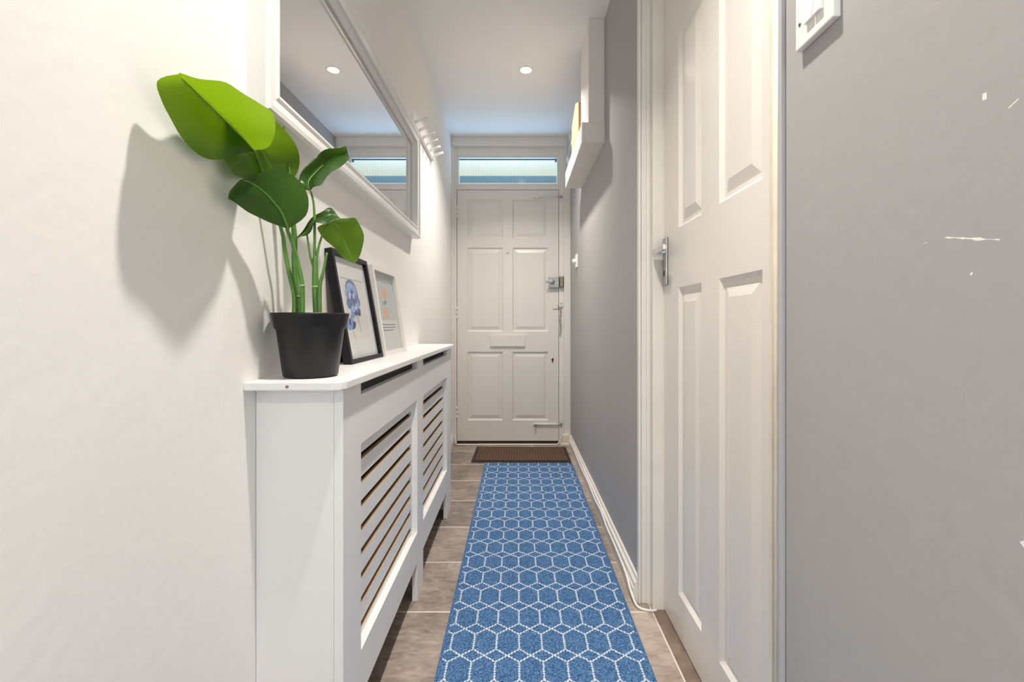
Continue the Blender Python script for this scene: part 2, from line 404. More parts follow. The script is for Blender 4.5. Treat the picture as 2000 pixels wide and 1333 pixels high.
def mat_mirror():
    m = bpy.data.materials.new('mirror_silver'); nt, N, L, P = nodes(m)
    P.inputs['Base Color'].default_value = (0.92, 0.93, 0.94, 1); P.inputs['Metallic'].default_value = 1; P.inputs['Roughness'].default_value = 0.0
    return m
M['mirror'] = mat_mirror()
def mat_glass(name, tint, trans, transl, rough=0.05, ribs=False):
    m = bpy.data.materials.new(name); nt, N, L, P = nodes(m); mx = MX(nt)
    a = new(nt, 'ShaderNodeBsdfTransparent'); a.inputs[0].default_value = (*tint, 1)
    b = new(nt, 'ShaderNodeBsdfTranslucent'); b.inputs[0].default_value = (0.9, 0.95, 0.95, 1)
    g = new(nt, 'ShaderNodeBsdfGlossy'); g.inputs['Roughness'].default_value = rough
    s1 = new(nt, 'ShaderNodeMixShader'); s1.inputs[0].default_value = transl
    L.new(a.outputs[0], s1.inputs[1]); L.new(b.outputs[0], s1.inputs[2])
    fr = new(nt, 'ShaderNodeLayerWeight'); fr.inputs[0].default_value = 0.5
    sch = mx('ADD', 0.04, mx('MULTIPLY', mx('POWER', fr.outputs['Facing'], 5.0), 0.9))
    s2 = new(nt, 'ShaderNodeMixShader'); L.new(mx('MULTIPLY', sch, trans), s2.inputs[0])
    L.new(s1.outputs[0], s2.inputs[1]); L.new(g.outputs[0], s2.inputs[2])
    L.new(s2.outputs[0], nt.nodes['Material Output'].inputs['Surface'])
    if ribs:     # vertical reeding with a wire grid cast into the pane
        ge = new(nt, 'ShaderNodeNewGeometry'); sp = new(nt, 'ShaderNodeSeparateXYZ'); L.new(ge.outputs['Position'], sp.inputs[0])
        rx = mx('ADD', 0.5, mx('MULTIPLY', mx('SINE', mx('MULTIPLY', sp.outputs['X'], 2*PI/0.0115)), 0.5))
        wz = mx('LESS_THAN', mx('FRACT', mx('DIVIDE', sp.outputs['Z'], 0.0125)), 0.14)
        wx = mx('LESS_THAN', mx('FRACT', mx('DIVIDE', sp.outputs['X'], 0.0125)), 0.14)
        L.new(mx('ADD', transl-0.02, mx('MULTIPLY', rx, 0.05)), s1.inputs[0])
        mixc = new(nt, 'ShaderNodeMix', data_type='RGBA'); L.new(mx('MULTIPLY', mx('MAXIMUM', wx, wz), 0.55), mixc.inputs['Factor'])
        mixc.inputs['A'].default_value = (*tint, 1); mixc.inputs['B'].default_value = (0.35, 0.42, 0.45, 1)
        L.new(mixc.outputs['Result'], a.inputs[0])
    return m
M['reeded'] = mat_glass('reeded_wired_glass', (0.92, 0.95, 0.90), 0.5, 0.03, 0.1, True)
M['clear'] = mat_glass('clear_glass', (0.985, 0.99, 0.99), 0.8, 0.0, 0.02)
M['film'] = mat_glass('clear_plastic_film', (0.90, 0.94, 0.98), 1.6, 0.22, 0.12)
def mat_emit(name, col, st):
    m = bpy.data.materials.new(name); nt, N, L, P = nodes(m)
    e = new(nt, 'ShaderNodeEmission'); e.inputs[0].default_value = (*col, 1); e.inputs[1].default_value = st
    L.new(e.outputs[0], nt.nodes['Material Output'].inputs['Surface']); return m
M['lamp_lens'] = mat_emit('lit_lamp_lens', (1.0, 0.96, 0.9), 12.0)

# ---------------------------------------------------------------- the room
XL, XR, ZC = -0.515, 0.414, 2.40
YB, YF = -2.25, 3.583
DY0, DY1 = 0.705, 1.550       # side door recess in the right wall
b = MB(); b.box((XL-0.12, YB-0.12, -0.08), (XR+0.30, YF+0.14, 0.0)); struct(b.build('floor', M['floor']))
b = MB(); b.box((XL-0.12, YB-0.12, ZC), (XR+0.30, YF+0.14, ZC+0.08)); struct(b.build('ceiling', M['ceiling']))
b = MB(); b.box((XL-0.12, YB-0.12, 0.0), (XL, YF+0.14, ZC)); struct(b.build('wall_left', M['wall_white']))
b = MB(); b.prism([(YB-0.12, 0), (DY0, 0), (DY0, 2.07), (DY1, 2.07), (DY1, 0), (YF+0.14, 0), (YF+0.14, ZC), (YB-0.12, ZC)], XR, XR+0.125, 'x')
struct(b.build('wall_right', M['wall_grey']))
# wall behind the viewer with an unseen window added for the cool fill
wx0, wx1, wz0, wz1 = -0.42, 0.32, 0.90, 2.0
b = MB()
b.box((XL, YB-0.12, 0), (XR, YB, wz0)); b.box((XL, YB-0.12, wz1), (XR, YB, ZC))
b.box((XL, YB-0.12, wz0), (wx0, YB, wz1)); b.box((wx1, YB-0.12, wz0), (XR, YB, wz1))
struct(b.build('wall_back', M['wall_white']))
w2 = bpy.data.objects.new('window_added', None); w2.location = (0, YB-0.06, 0); COL.objects.link(w2); struct(w2)
b = MB()
for a_, c_ in (((wx0, -0.03, wz0), (wx0+0.05, 0.03, wz1)), ((wx1-0.05, -0.03, wz0), (wx1, 0.03, wz1)),
               ((wx0+0.05, -0.03, wz0), (wx1-0.05, 0.03, wz0+0.05)), ((wx0+0.05, -0.03, wz1-0.05), (wx1-0.05, 0.03, wz1))):
    b.box(a_, c_)
b.build('window_frame', M['gloss_white'], w2)
b = MB(); b.box((wx0+0.05, -0.004, wz0+0.05), (wx1-0.05, 0.004, wz1-0.05)); b.build('pane', M['clear'], w2)

# wall round the front door (mostly covered by the frame)
b = MB()
b.box((XL, YF+0.02, 2.30), (XR, YF+0.12, ZC))
struct(b.build('wall_front', M['wall_white']))

# front door frame: jambs, transom bar, head
b = MB()
b.box((XL, YF-0.012, 0.0), (-0.4785, YF+0.10, 2.335), 0.003)
b.box((XL, YF-0.030, 0.0), (-0.497, YF-0.012, 2.335), 0.003)
b.box((0.3255, YF-0.006, 0.0), (0.362, YF+0.10, 2.335), 0.003)
b.box((0.362, YF-0.034, 0.0), (XR, YF+0.10, 2.335), 0.004)
b.box((-0.4785, YF-0.004, 2.000), (0.3255, YF+0.10, 2.038), 0.003)
b.box((-0.4785, YF-0.002, 2.264), (0.3255, YF+0.10, 2.335), 0.003)
b.box((XL, YF-0.040, 2.330), (XR, YF+0.05, ZC), 0.005)
b.box((-0.4785, YF+0.047, 0.0), (-0.462, YF+0.10, 2.0)); b.box((0.309, YF+0.047, 0.0), (0.3255, YF+0.10, 2.0)); b.box((-0.462, YF+0.047, 1.985), (0.309, YF+0.10, 2.0))
struct(b.build('trim_1', M['trim_white']))
# fanlight
w1 = bpy.data.objects.new('window_1', None); w1.location = (0, YF, 2.038); COL.objects.link(w1); struct(w1)
b = MB()
gx0, gx1, gz0, gz1 = -0.4785, 0.3255, 0.0, 0.226
b.box((gx0, 0.004, gz0), (gx0+0.014, 0.06, gz1)); b.box((gx1-0.014, 0.004, gz0), (gx1, 0.06, gz1))
b.box((gx0+0.014, 0.004, gz0), (gx1-0.014, 0.06, gz0+0.010)); b.box((gx0+0.014, 0.004, gz1-0.012), (gx1-0.014, 0.06, gz1))
b.build('window_frame', M['trim_white'], w1)
b = MB(); b.box((gx0+0.010, 0.036, gz0+0.006), (gx1-0.010, 0.042, gz1-0.008)); b.build('pane', M['reeded'], w1)
b = MB()
b.box((gx0+0.014, 0.033, gz1-0.020), (gx1-0.014, 0.036, gz1-0.012)); b.box((gx1-0.030, 0.030, gz1-0.036), (gx1-0.016, 0.036, gz1-0.018))
b.build('glazing_bead', M['slate_blue'], w1)

def panel_door(bld, w, h, t, xs, zs, prof):
    """door leaf in x (0..w), z (0..h), front at y=0 facing -y; xs, zs: panel intervals; prof: (inset, depth) rings"""
    bm = bld.bm
    gx = sorted({0, w, *[v for i in xs for v in i]}); gz = sorted({0, h, *[v for i in zs for v in i]})
    P = {}
    def V(x, y, z):
        k = (round(x, 5), round(y, 5), round(z, 5))
        if k not in P: P[k] = bm.verts.new(k)
        return P[k]
    for x0, x1 in zip(gx, gx[1:]):
        for z0, z1 in zip(gz, gz[1:]):
            if (x0, x1) in xs and (z0, z1) in zs:
                last = None
                for ins, dep in prof:
                    r = [V(x0+ins, dep, z0+ins), V(x1-ins, dep, z0+ins), V(x1-ins, dep, z1-ins), V(x0+ins, dep, z1-ins)]
                    if last:
                        for i in range(4): bm.faces.new([last[i], last[(i+1) % 4], r[(i+1) % 4], r[i]])
                    last = r
                bm.faces.new(last)
            else:
                bm.faces.new([V(x0, 0, z0), V(x1, 0, z0), V(x1, 0, z1), V(x0, 0, z1)])
    # back and edges
    B = [V(0, t, 0), V(w, t, 0), V(w, t, h), V(0, t, h)]
    bm.faces.new(B[::-1])
    for fixed, seq in (('z0', gx), ('z1', gx), ('x0', gz), ('x1', gz)):
        front = [V(v, 0, 0) if fixed == 'z0' else V(v, 0, h) if fixed == 'z1' else V(0, 0, v) if fixed == 'x0' else V(w, 0, v) for v in seq]
        c = {'z0': (B[1], B[0]), 'z1': (B[2], B[3]), 'x0': (B[3], B[0]), 'x1': (B[2], B[1])}[fixed]
        bm.faces.new(front + list(c))
    bmesh.ops.recalc_face_normals(bm, faces=bm.faces)

# front door
FX0, FX1, FZ0, FZ1 = -0.4755, 0.3225, 0.022, 1.997
d1 = bpy.data.objects.new('door_1', None); d1.location = (FX0, YF, FZ0); COL.objects.link(d1)
struct(d1, 'white six-panel front door with letterbox, latch and chain')
k = 3.583/F
def fx(px): return (px-1011)*k - FX0
def fz(py): return EYE + (630-py)*k - FZ0
b = MB()
panel_door(b, FX1-FX0, FZ1-FZ0, 0.045, [(fx(912.8), fx(982.5)), (fx(1000.8), fx(1071))],
           [(fz(821.5), fz(687.5)), (fz(648), fz(484)), (fz(466), fz(390.5))], [(0, 0), (0.009, 0.011), (0.016, 0.011), (0.040, 0.004)])
b.build('leaf', M['door_white'], d1)
b = MB(); b.box((fx(957.5), -0.014, fz(677)), (fx(1025.5), 0, fz(655)), 0.002); b.build('letterbox_flap', M['door_white'], d1)
b = MB()
RY = Matrix.Rotation(PI/2, 4, 'X')
b.lathe([(0, 0.006), (0.007, 0.006), (0.009, 0.0)], (fx(991), 0, fz(494)), 16, RY)
b.build('peephole', M['chrome'], d1)
# rim latch on the leaf, its keep on the jamb
b = MB()
b.box((fx(1071.5), -0.030, fz(563)), (fx(1091.2), 0, fz(541)), 0.004)
b.build('rim_latch', M['steel'], d1)
lt = d1.children[-1]
b = MB()
b.lathe([(0, 0.0), (0.019, 0.0), (0.019, 0.014), (0.014, 0.020), (0, 0.020)], (fx(1078), -0.028, fz(551.5)), 24, RY)
b.box((fx(1065), -0.056, fz(554)), (fx(1078), -0.046, fz(548)), 0.003)
b.build('turn_knob', M['steel'], lt)
b = MB()
b.box((fx(1092.2), -0.036, fz(562)), (fx(1100), -0.006, fz(541)), 0.004); b.build('latch_keep', M['dark_steel'], d1)
b = MB(); b.box((fx(1094.5), -0.0385, fz(559)), (fx(1098), -0.0355, fz(543))); b.build('brass_strike', M['brass'], d1.children[-1])
# door chain
b = MB()
b.box((fx(1079.5), -0.008, fz(603.5)), (fx(1090), 0, fz(593)), 0.002)
b.build('chain_plate', M['trim_cream'], d1)
b = MB()
b.tube([(fx(1089), -0.012, fz(600)), (fx(1093), -0.018, fz(600.5)), (fx(1097.5), -0.014, fz(599)), (fx(1096), -0.010, fz(592))], 0.0045, 8)
x0, z0, z1 = fx(1094), fz(601), fz(655)
nl = 13
for i in range(nl):
    c = Vector((x0 + 0.003*math.sin(i*0.9), -0.016, z0 + (z1-z0)*(i+0.5)/nl))
    ang = (i % 2)*PI/2
    ring = []
    for j in range(13):
        a = 2*PI*j/12
        lx, lz = 0.0068*math.cos(a), 0.0115*math.sin(a)
        ring.append(c + Vector((lx*math.cos(ang), lx*math.sin(ang), lz)))
    b.tube(ring, 0.0019, 6, cap=False)
b.build('security_chain', M['steel'], d1)
# keyhole
b = MB()
b.lathe([(0, 0.003), (0.010, 0.003), (0.0115, 0.0)], (fx(1079), 0, fz(702)), 18, RY)
b.build('keyhole_plate', M['steel'], d1)
b = MB()
b.lathe([(0, 0.0045), (0.0055, 0.0045), (0.0055, 0.0)], (fx(1079.3), 0, fz(701.3)), 14, RY)
b.box((fx(1078.2), -0.0045, fz(708)), (fx(1080.2), 0, fz(702)))
b.build('keyhole', M['black'], d1.children[-1])
# bolts at the top and foot of the door
def bolt(py, x0, x1, mat, knob):
    b = MB()
    b.tube([(fx(x0), -0.008, fz(py)), (fx(x1), -0.008, fz(py))], 0.0055, 10)
    b.box((fx(x0)+0.012, -0.006, fz(py)-0.009), (fx(1089), 0, fz(py)+0.009), 0.002)
    o = b.build('bolt', mat, d1)
    b = MB(); b.tube([(fx(knob), -0.008, fz(py)), (fx(knob), -0.030, fz(py)-0.004)], [0.005, 0.007], 10); b.box((fx(1093), -0.016, fz(py)-0.011), (fx(1098), -0.006, fz(py)+0.011), 0.002)
    b.build('bolt_knob', M['steel'], o)
bolt(829, 1041, 1096, M['trim_white'], 1046)
bolt(385.5, 1042, 1096, M['door_white'], 1048)
for py in (414, 612, 806):
    b = MB()
    for q in range(3):
        z = fz(py) + (q-1)*0.034
        b.tube([(-0.003, -0.010, z-0.015), (-0.003, -0.010, z+0.015)], 0.006, 10)
    b.box((-0.016, -0.004, fz(py)-0.048), (-0.002, -0.012+0.008, fz(py)+0.048))
    b.build('hinge', M['trim_white'], d1)
b = MB(); b.box((FX0-0.003, YF+0.006, 0.0), (FX1+0.003, YF+0.06, 0.014)); struct(b.build('trim_2', M['dark_inside']))

# ---------------------------------------------------------------- outside the front door
b = MB(); b.box((-4, YF+0.14, -0.10), (4, 16, -0.02)); struct(b.build('ground', M['paving']))
b = MB(); b.box((-1.6, YF+0.12, 2.50), (1.6, 4.80, 2.62)); struct(b.build('trim_3', M['canopy']))
hs = thing('house', (0, 12.0, 0.04), 'white rendered house with slate blue eaves, seen blurred through the fanlight', 'house')
b = MB(); b.box((-6, 0, -0.06), (6, 3, 4.60)); b.build('wall', M['render_white'], hs)
b = MB(); b.box((-6.2, -0.12, 4.60), (6.2, 3.2, 4.90)); b.build('eaves', M['slate_blue'], hs)

# ---------------------------------------------------------------- side door in the right wall
SX = 0.485
LY0, LY1 = 0.760, 1.505
b = MB()
# end of the far wall: moulded return; frame post set back from it
b.box((0.409, 1.548, 0), (0.432, 1.560, 2.07), 0.002)
b.box((0.409, 1.540, 0), (0.418, 1.552, 2.07), 0.004)
b.box((0.420, 1.543, 0), (0.450, 1.556, 2.07), 0.004)
b.box((0.436, 1.537, 0), (0.449, 1.550, 2.07), 0.005)
b.box((0.4475, 1.507, 0), (0.535, 1.549, 2.07), 0.002)
b.box((0.4475, DY0+0.003, 2.045), (0.535, 1.508, 2.07), 0.001)
struct(b.build('trim_4', M['trim_white']))
b = MB()
b.tube([(0.4145, 0.722, 0.0), (0.4145, 0.722, 2.07)], 0.0095, 12)
b.box((0.418, 0.7065, 0), (0.535, 0.757, 2.07), 0.001)
struct(b.build('trim_5', M['trim_cream']))
b = MB(); b.box((0.4065, 0.7025, 0), (0.4145, 0.712, 2.07), 0.0015)
b.mi = 1; b.box((0.4135, 0.7022, 0), (0.4152, 0.7048, 2.07))  # black strip standing in for the shaded gap at the wall
struct(b.build('trim_6', [M['trunking'], M['black']]))
b = MB(); b.box((0.447, DY0+0.002, 0.0), (0.545, DY1-0.002, 0.003)); struct(b.build('trim_7', pbr('brown_threshold_tile', (0.20, 0.145, 0.11), 0.5, bump=0.3, scale=30, vary=0.3, vscale=20)))

d2 = bpy.data.objects.new('door_2', None); d2.location = (SX, LY1, 0.008); d2.rotation_euler = (0, 0, -PI/2); COL.objects.link(d2)
struct(d2, 'white embossed four-panel door with chrome lever, at right')
dw, dh = LY1-LY0, 2.032
def sy(px): return LY1 - F*SX/(px-1011)      # distance from the latch edge
yA, yB = sy(1325), sy(1370); yC = sy(1404.5); yD = dw-(yA)
b = MB()
panel_door(b, dw, dh, 0.04, [(yA, yB), (yC, sy(1489))], [(0.129, 1.052), (1.232, 1.826)], [(0, 0), (0.010, 0.0095), (0.020, 0.0095), (0.046, 0.002)])
b.build('leaf', M['side_door'], d2)
b = MB()
b.box((0.006, -0.008, 1.068), (0.040, 0, 1.222), 0.003)
b.build('handle_plate', M['steel'], d2)
b = MB()
b.lathe([(0.010, 0), (0.010, 0.036), (0, 0.036)], (0.024, -0.006, 1.176), 16, RY)
b.box((0.016, -0.045, 1.167), (0.130, -0.032, 1.185), 0.003)
b.build('lever', M['chrome'], d2.children[-1])
b = MB(); b.box((0.021, -0.0095, 1.098), (0.025, -0.0078, 1.116)); b.build('keyhole', M['black'], d2.children[-1])

# ---------------------------------------------------------------- boxed pipe and skirting
b = MB(); b.box((0.336, 2.162, 1.906), (XR, 2.415, ZC), 0.003); struct(b.build('trim_8', M['trim_white']))
def skirting(x, s, y0, y1):
    """profile in x,z extruded along y; s=+1 sticks out to -x"""
    pr = [(0, 0), (-0.020, 0), (-0.020, 0.045), (-0.016, 0.050), (-0.016, 0.066), (-0.009, 0.072), (-0.007, 0.084), (0, 0.084)]
    return MB().prism([(x + s*p, z) for p, z in pr], y0, y1, 'y')
struct(skirting(XR, 1, DY1, YF-0.034).build('baseboard_right', M['trim_white']))
struct(skirting(XR, 1, YB, DY0-0.004).build('baseboard_right_near', M['trim_white']))
struct(skirting(XL, -1, 2.36, YF-0.03).build('baseboard_left', M['trim_white']))
b = MB(); b.box((0.345, YF-0.075, 0), (0.398, YF-0.034, 0.088), 0.008); b.box((0.330, YF-0.082, 0), (0.398, YF-0.06, 0.022), 0.006); struct(b.build('trim_9', M['trim_cream']))
pts = [(-0.488, 3.535, 0.085), (-0.480, 3.520, 0.05), (-0.475, 3.515, 0.018), (-0.45, 3.525, 0.006), (-0.2, 3.530, 0.006), (0.1, 3.532, 0.006), (0.26, 3.530, 0.006), (0.305, 3.520, 0.010), (0.322, 3.518, 0.035), (0.336, 3.520, 0.07)]
b = MB(); b.tube(smooth_path(pts), 0.0055, 8)
tag(b.build('cable', M['cable_white']), 'white cable lying along the foot of the front door', 'cable')
pts = [(0.396, 3.43, 0.10), (0.392, 3.36, 0.070), (0.391, 3.1, 0.066), (0.390, 2.8, 0.063), (0.391, 2.5, 0.068), (0.391, 2.3, 0.060), (0.391, 2.12, 0.070), (0.391, 2.0, 0.056), (0.390, 1.85, 0.060), (0.390, 1.65, 0.052), (0.390, 1.57, 0.030), (0.400, 1.52, 0.006), (0.435, 1.50, 0.005), (0.458, 1.502, 0.005)]
b = MB(); b.tube(smooth_path(pts), 0.004, 8)
tag(b.build('cable', M['cable_white']), 'white cable clipped along the right skirting board below the grey wall', 'cable')

# ---------------------------------------------------------------- radiator cover
CX, CY0, CY1, CZ = -0.343, 0.895, 2.335, 0.8265
FT = 0.018
rc = thing('radiator_cover', (0, 0, 0), 'white slatted radiator cover along the left wall, under plant and pictures', 'radiator cover')
b = MB()
b.prism([(XL, 0.854), (-0.347, 0.854), (-0.334, 0.860), (-0.328, 0.874), (-0.328, 2.345), (-0.334, 2.362), (-0.347, 2.368), (XL, 2.368)], CZ, 0.842, 'z', 0.0015)
top = b.build('top', M['satin_white'], rc)
b = MB(); b.tube([(-0.4325, 0.8538, 0.834), (-0.4325, 0.8528, 0.834)], 0.0028, 14); b.build('screw_cap', M['dark_steel'], top)
b = MB(); b.box((XL+0.001, CY0, 0), (CX-FT-0.0006, CY0+0.016, CZ)); b.build('end_panel', M['satin_white'], rc)
b = MB(); b.box((XL+0.001, CY1-0.016, 0), (CX-FT-0.0006, CY1, CZ)); b.build('end_panel', M['satin_white'], rc)
# front: one board with two vent slots, two grille openings and cut-out feet
ys = [CY0, 0.9965, 1.558, 1.653, 2.213, CY1]
FT = 0.018
b = MB()
for y0, y1 in ((ys[0], ys[1]), (ys[2], ys[3]), (ys[4], ys[5])):
    b.box((CX-FT, y0, 0), (CX, y1, CZ))
for y0, y1 in ((ys[1], ys[2]), (ys[3], ys[4])):
    b.box((CX-FT, y0, 0.133), (CX, y1, 0.236)); b.box((CX-FT, y0, 0.689), (CX, y1, 0.797))
b.build('front_frame', M['satin_white'], rc)
for y0, y1 in ((ys[1], ys[2]), (ys[3], ys[4])):
    b = MB(); g0, g1 = y0-0.012, y1+0.012
    cuts = [0.647 - 0.0556*i for i in range(8)]
    x1 = CX-FT+0.0002; x0 = x1-0.009
    zs = [0.70] + [z for c in cuts for z in (c+0.0080, c-0.0080)] + [0.225]
    s0, s1 = y0+0.002, y1-0.014
    for i in range(0, len(zs), 2):
        b.mi = 0
        b.box((x0, s0, zs[i+1]), (x1, s1, zs[i]))
        b.mi = 1      # raw sawn upper and lower edges
        b.box((x0+0.0004, s0, zs[i+1]-0.0006), (x1-0.0003, s1, zs[i+1]))
        b.box((x0+0.0004, s0, zs[i]), (x1-0.0003, s1, zs[i]+0.0006))
    b.mi = 0
    b.box((x0, g0, 0.225), (x1, s0, 0.70)); b.box((x0, s1, 0.225), (x1, g1, 0.70))
    b.build('grille', [M['satin_white'], M['mdf_edge']], rc)
b = MB(); b.box((XL+0.004, 0.96, 0.13), (XL+0.085, 2.27, 0.70), 0.01); b.build('radiator', M['dark_inside'], rc)  # radiator and inner board coloured dark for the shade inside the cover
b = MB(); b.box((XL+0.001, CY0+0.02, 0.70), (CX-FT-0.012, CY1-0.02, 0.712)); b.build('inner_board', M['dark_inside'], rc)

# ---------------------------------------------------------------- mirror
mr = thing('wall_mirror', (XL, 0.863, 1.36), 'long white-framed mirror on the left wall above the radiator cover', 'mirror')
MW, MH = 2.21-0.863, 0.50
b = MB()
# frame profile as (inset from the outer edge, height off the wall)
prof = [(0.0, 0.0), (0.0, 0.037), (0.004, 0.044), (0.014, 0.045), (0.018, 0.040), (0.036, 0.037), (0.041, 0.041), (0.047, 0.040), (0.050, 0.030), (0.060, 0.018), (0.060, 0.010)]
rings = []
for ins, hgt in prof:
    rings.append([b.bm.verts.new((hgt, y, z)) for y, z in ((ins, ins), (MW-ins, ins), (MW-ins, MH-ins), (ins, MH-ins))])
for r0, r1 in zip(rings, rings[1:]):
    for i in range(4): b.bm.faces.new([r0[i], r0[(i+1) % 4], r1[(i+1) % 4], r1[i]])
bmesh.ops.recalc_face_normals(b.bm, faces=b.bm.faces)
b.build('frame', M['mirror_frame'], mr)
b = MB(); b.box((0.002, 0.055, 0.055), (0.0125, MW-0.055, MH-0.055)); b.build('glass', M['mirror'], mr)

# ---------------------------------------------------------------- peg rail
pg = thing('coat_rack', (XL, 2.175, 1.935), 'white coat rack with six angled pegs on the left wall beyond the mirror', 'coat rack')
b = MB(); b.box((0, 0, -0.018), (0.018, 0.545, 0.018), 0.003); b.build('rail', M['satin_white'], pg)
for i in range(6):
    y = 0.045 + i*0.091
    b = MB(); b.tube([(0.016, y, -0.002), (0.045, y, 0.007), (0.078, y, 0.018)], [0.008, 0.0072, 0.0085], 12); b.build('peg', M['satin_white'], pg)

# ---------------------------------------------------------------- wall shelf with its load
sh = thing('wall_shelf', (0.305, 2.163, 1.812), 'white boxed shelf high on the grey right wall, before the front door', 'shelf')
b = MB(); b.box((0.0125, 0, 0.0), (XR-0.305, 0.745, 0.018), 0.001); b.box((0.0125, 0, 0.018), (XR-0.305, 0.018, 0.094), 0.001); b.box((0.0125, 0.727, 0.018), (XR-0.305, 0.745, 0.094)); b.build('tray', M['trim_white'], sh)
b = MB(); b.box((0, 0.0, 0.0), (0.012, 0.745, 0.096), 0.0012); b.build('fascia', M['gloss_white'], sh)
b = MB()
t = 0.004
ox, oy, oz = 0.324, 2.425, 1.8305
pr = [(0, 0), (0.30, 0), (0.30, 0.29), (0.13, 0.352), (0.0, 0.30)]
b.prism([(oy+p, oz+q) for p, q in pr], ox, ox+t, 'x')
b.box((ox+t, oy, oz), (0.405, oy+t, oz+0.30)); b.box((ox+t, oy+0.296, oz), (0.405, oy+0.30, oz+0.28))
b.box((0.401, oy+t, oz), (0.405, oy+0.296, oz+0.28)); b.box((ox+t, oy+t, oz), (0.401, oy+0.296, oz+t))
tag(b.build('cardboard_box', M['cardboard']), 'open brown cardboard box standing on the high white wall shelf', 'box')
# clear bag: crumpled film
b = MB(); n = 26
rings = []
for j in range(9):
    v = j/8; z = 1.8305 + 0.285*v
    ring = []
    for i in range(n):
        a = 2*PI*i/n
        rr = 1 - 0.35*v**3 + 0.10*math.sin(5*a+3*v) + 0.06*math.sin(11*a-7*v)
        ring.append(b.bm.verts.new((0.358 + (0.034 + 0.026*min(1, max(0, (v-0.25)*4)))*min(rr, 1.04)*math.cos(a)*(0.72 if math.cos(a) > 0 else 1), 2.815 + 0.070*rr*math.sin(a), z + 0.012*math.sin(3*a)*v)))
    rings.append(ring)
for r0, r1 in zip(rings, rings[1:]):
    for i in range(n):
        f = b.bm.faces.new([r0[i], r0[(i+1) % n], r1[(i+1) % n], r1[i]]); f.smooth = True
b.bm.faces.new(rings[0][::-1]); b.bm.faces.new(rings[-1])
tag(b.build('plastic_bag', M['film']), 'clear plastic bag behind the cardboard box on the high shelf', 'bag')

# ---------------------------------------------------------------- ceiling lights
for i, (x, y, p, beam) in enumerate(LAMPS):
    cl = thing('ceiling_light', (x, y, ZC), ('round recessed ceiling light shining above the far end of the hall runner', 'round recessed ceiling light above the potted plant',
               'round recessed ceiling light near the added back window')[i], 'ceiling light')
    b = MB(); b.lathe([(0.030, -0.001), (0.032, -0.005), (0.040, -0.005), (0.043, 0.0)], (0, 0, 0), 40); b.build('trim_ring', M['gloss_white'], cl)
    b = MB(); b.lathe([(0, -0.002), (0.030, -0.002)], (0, 0, 0), 32); b.build('lens', M['lamp_lens'], cl)
    a = area_light('lamp', (x, y, ZC-0.008), (x, y, 0), 0.06, p, WARM, disk=True); a.data.spread = math.radians(beam)

# ---------------------------------------------------------------- switches
sw = thing('light_switch', (XR, 0.582, 1.347), 'white double light switch on the near grey wall, right of the door', 'light switch')
b = MB(); b.box((-0.010, 0, 0), (0, 0.080, 0.086), 0.002); b.build('plate', M['plastic_white'], sw)
for y0 in (0.0195, 0.0375):
    b = MB(); b.prism([(-0.0095, 0.0235), (-0.0095, 0.0605), (-0.0108, 0.0605), (-0.0150, 0.0235)], y0, y0+0.0165, 'y', 0.0006); b.build('rocker', M['plastic_white'], sw)
for y0 in (0.0105, 0.0695):
    b = MB(); b.lathe([(0, 0.0008), (0.0026, 0.0008), (0.0030, 0)], (-0.010, y0, 0.0345), 12, Matrix.Rotation(-PI/2, 4, 'Y')); b.build('screw', M['dark_steel'], sw)
s2 = thing('light_switch', (XR, 3.13, 1.335), 'small white dimmer switch with round knob beside the front door', 'light switch')
b = MB(); b.box((-0.010, 0, 0), (0, 0.086, 0.092), 0.002); b.build('plate', M['plastic_white'], s2)
b = MB(); b.lathe([(0.017, 0), (0.016, 0.020), (0.012, 0.023), (0, 0.023)], (-0.010, 0.043, 0.046), 20, Matrix.Rotation(-PI/2, 4, 'Y')); b.build('knob', M['plastic_white'], s2)

# ---------------------------------------------------------------- rug and doormat
rg = thing('runner_rug', (0, 0, 0), 'long blue runner rug with white honeycomb lines down the hall', 'rug')
b = MB(); b.box((-0.2187, -0.45, 0.0005), (0.3655, 3.063, 0.009), 0.003); b.build('pile', M['rug'], rg)
b = MB()
b.box((-0.2205, -0.452, 0.0005), (-0.2175, 3.065, 0.0085), 0.001); b.box((0.3643, -0.452, 0.0005), (0.3673, 3.065, 0.0085), 0.001)
b.build('binding', M['rug_edge'], rg)
dm = thing('doormat', (0, 0, 0), 'dark brown ribbed doormat in front of the white front door', 'doormat')
b = MB(); b.prism([(-0.317, 3.100), (0.366, 3.090), (0.366, 3.470), (-0.312, 3.478)], 0.0005, 0.005, 'z'); b.build('rubber_base', M['mat_rubber'], dm)
b = MB(); b.prism([(-0.294, 3.118), (0.345, 3.110), (0.345, 3.452), (-0.290, 3.460)], 0.005, 0.011, 'z', 0.002); b.build('ribbed_pile', M['doormat'], dm)

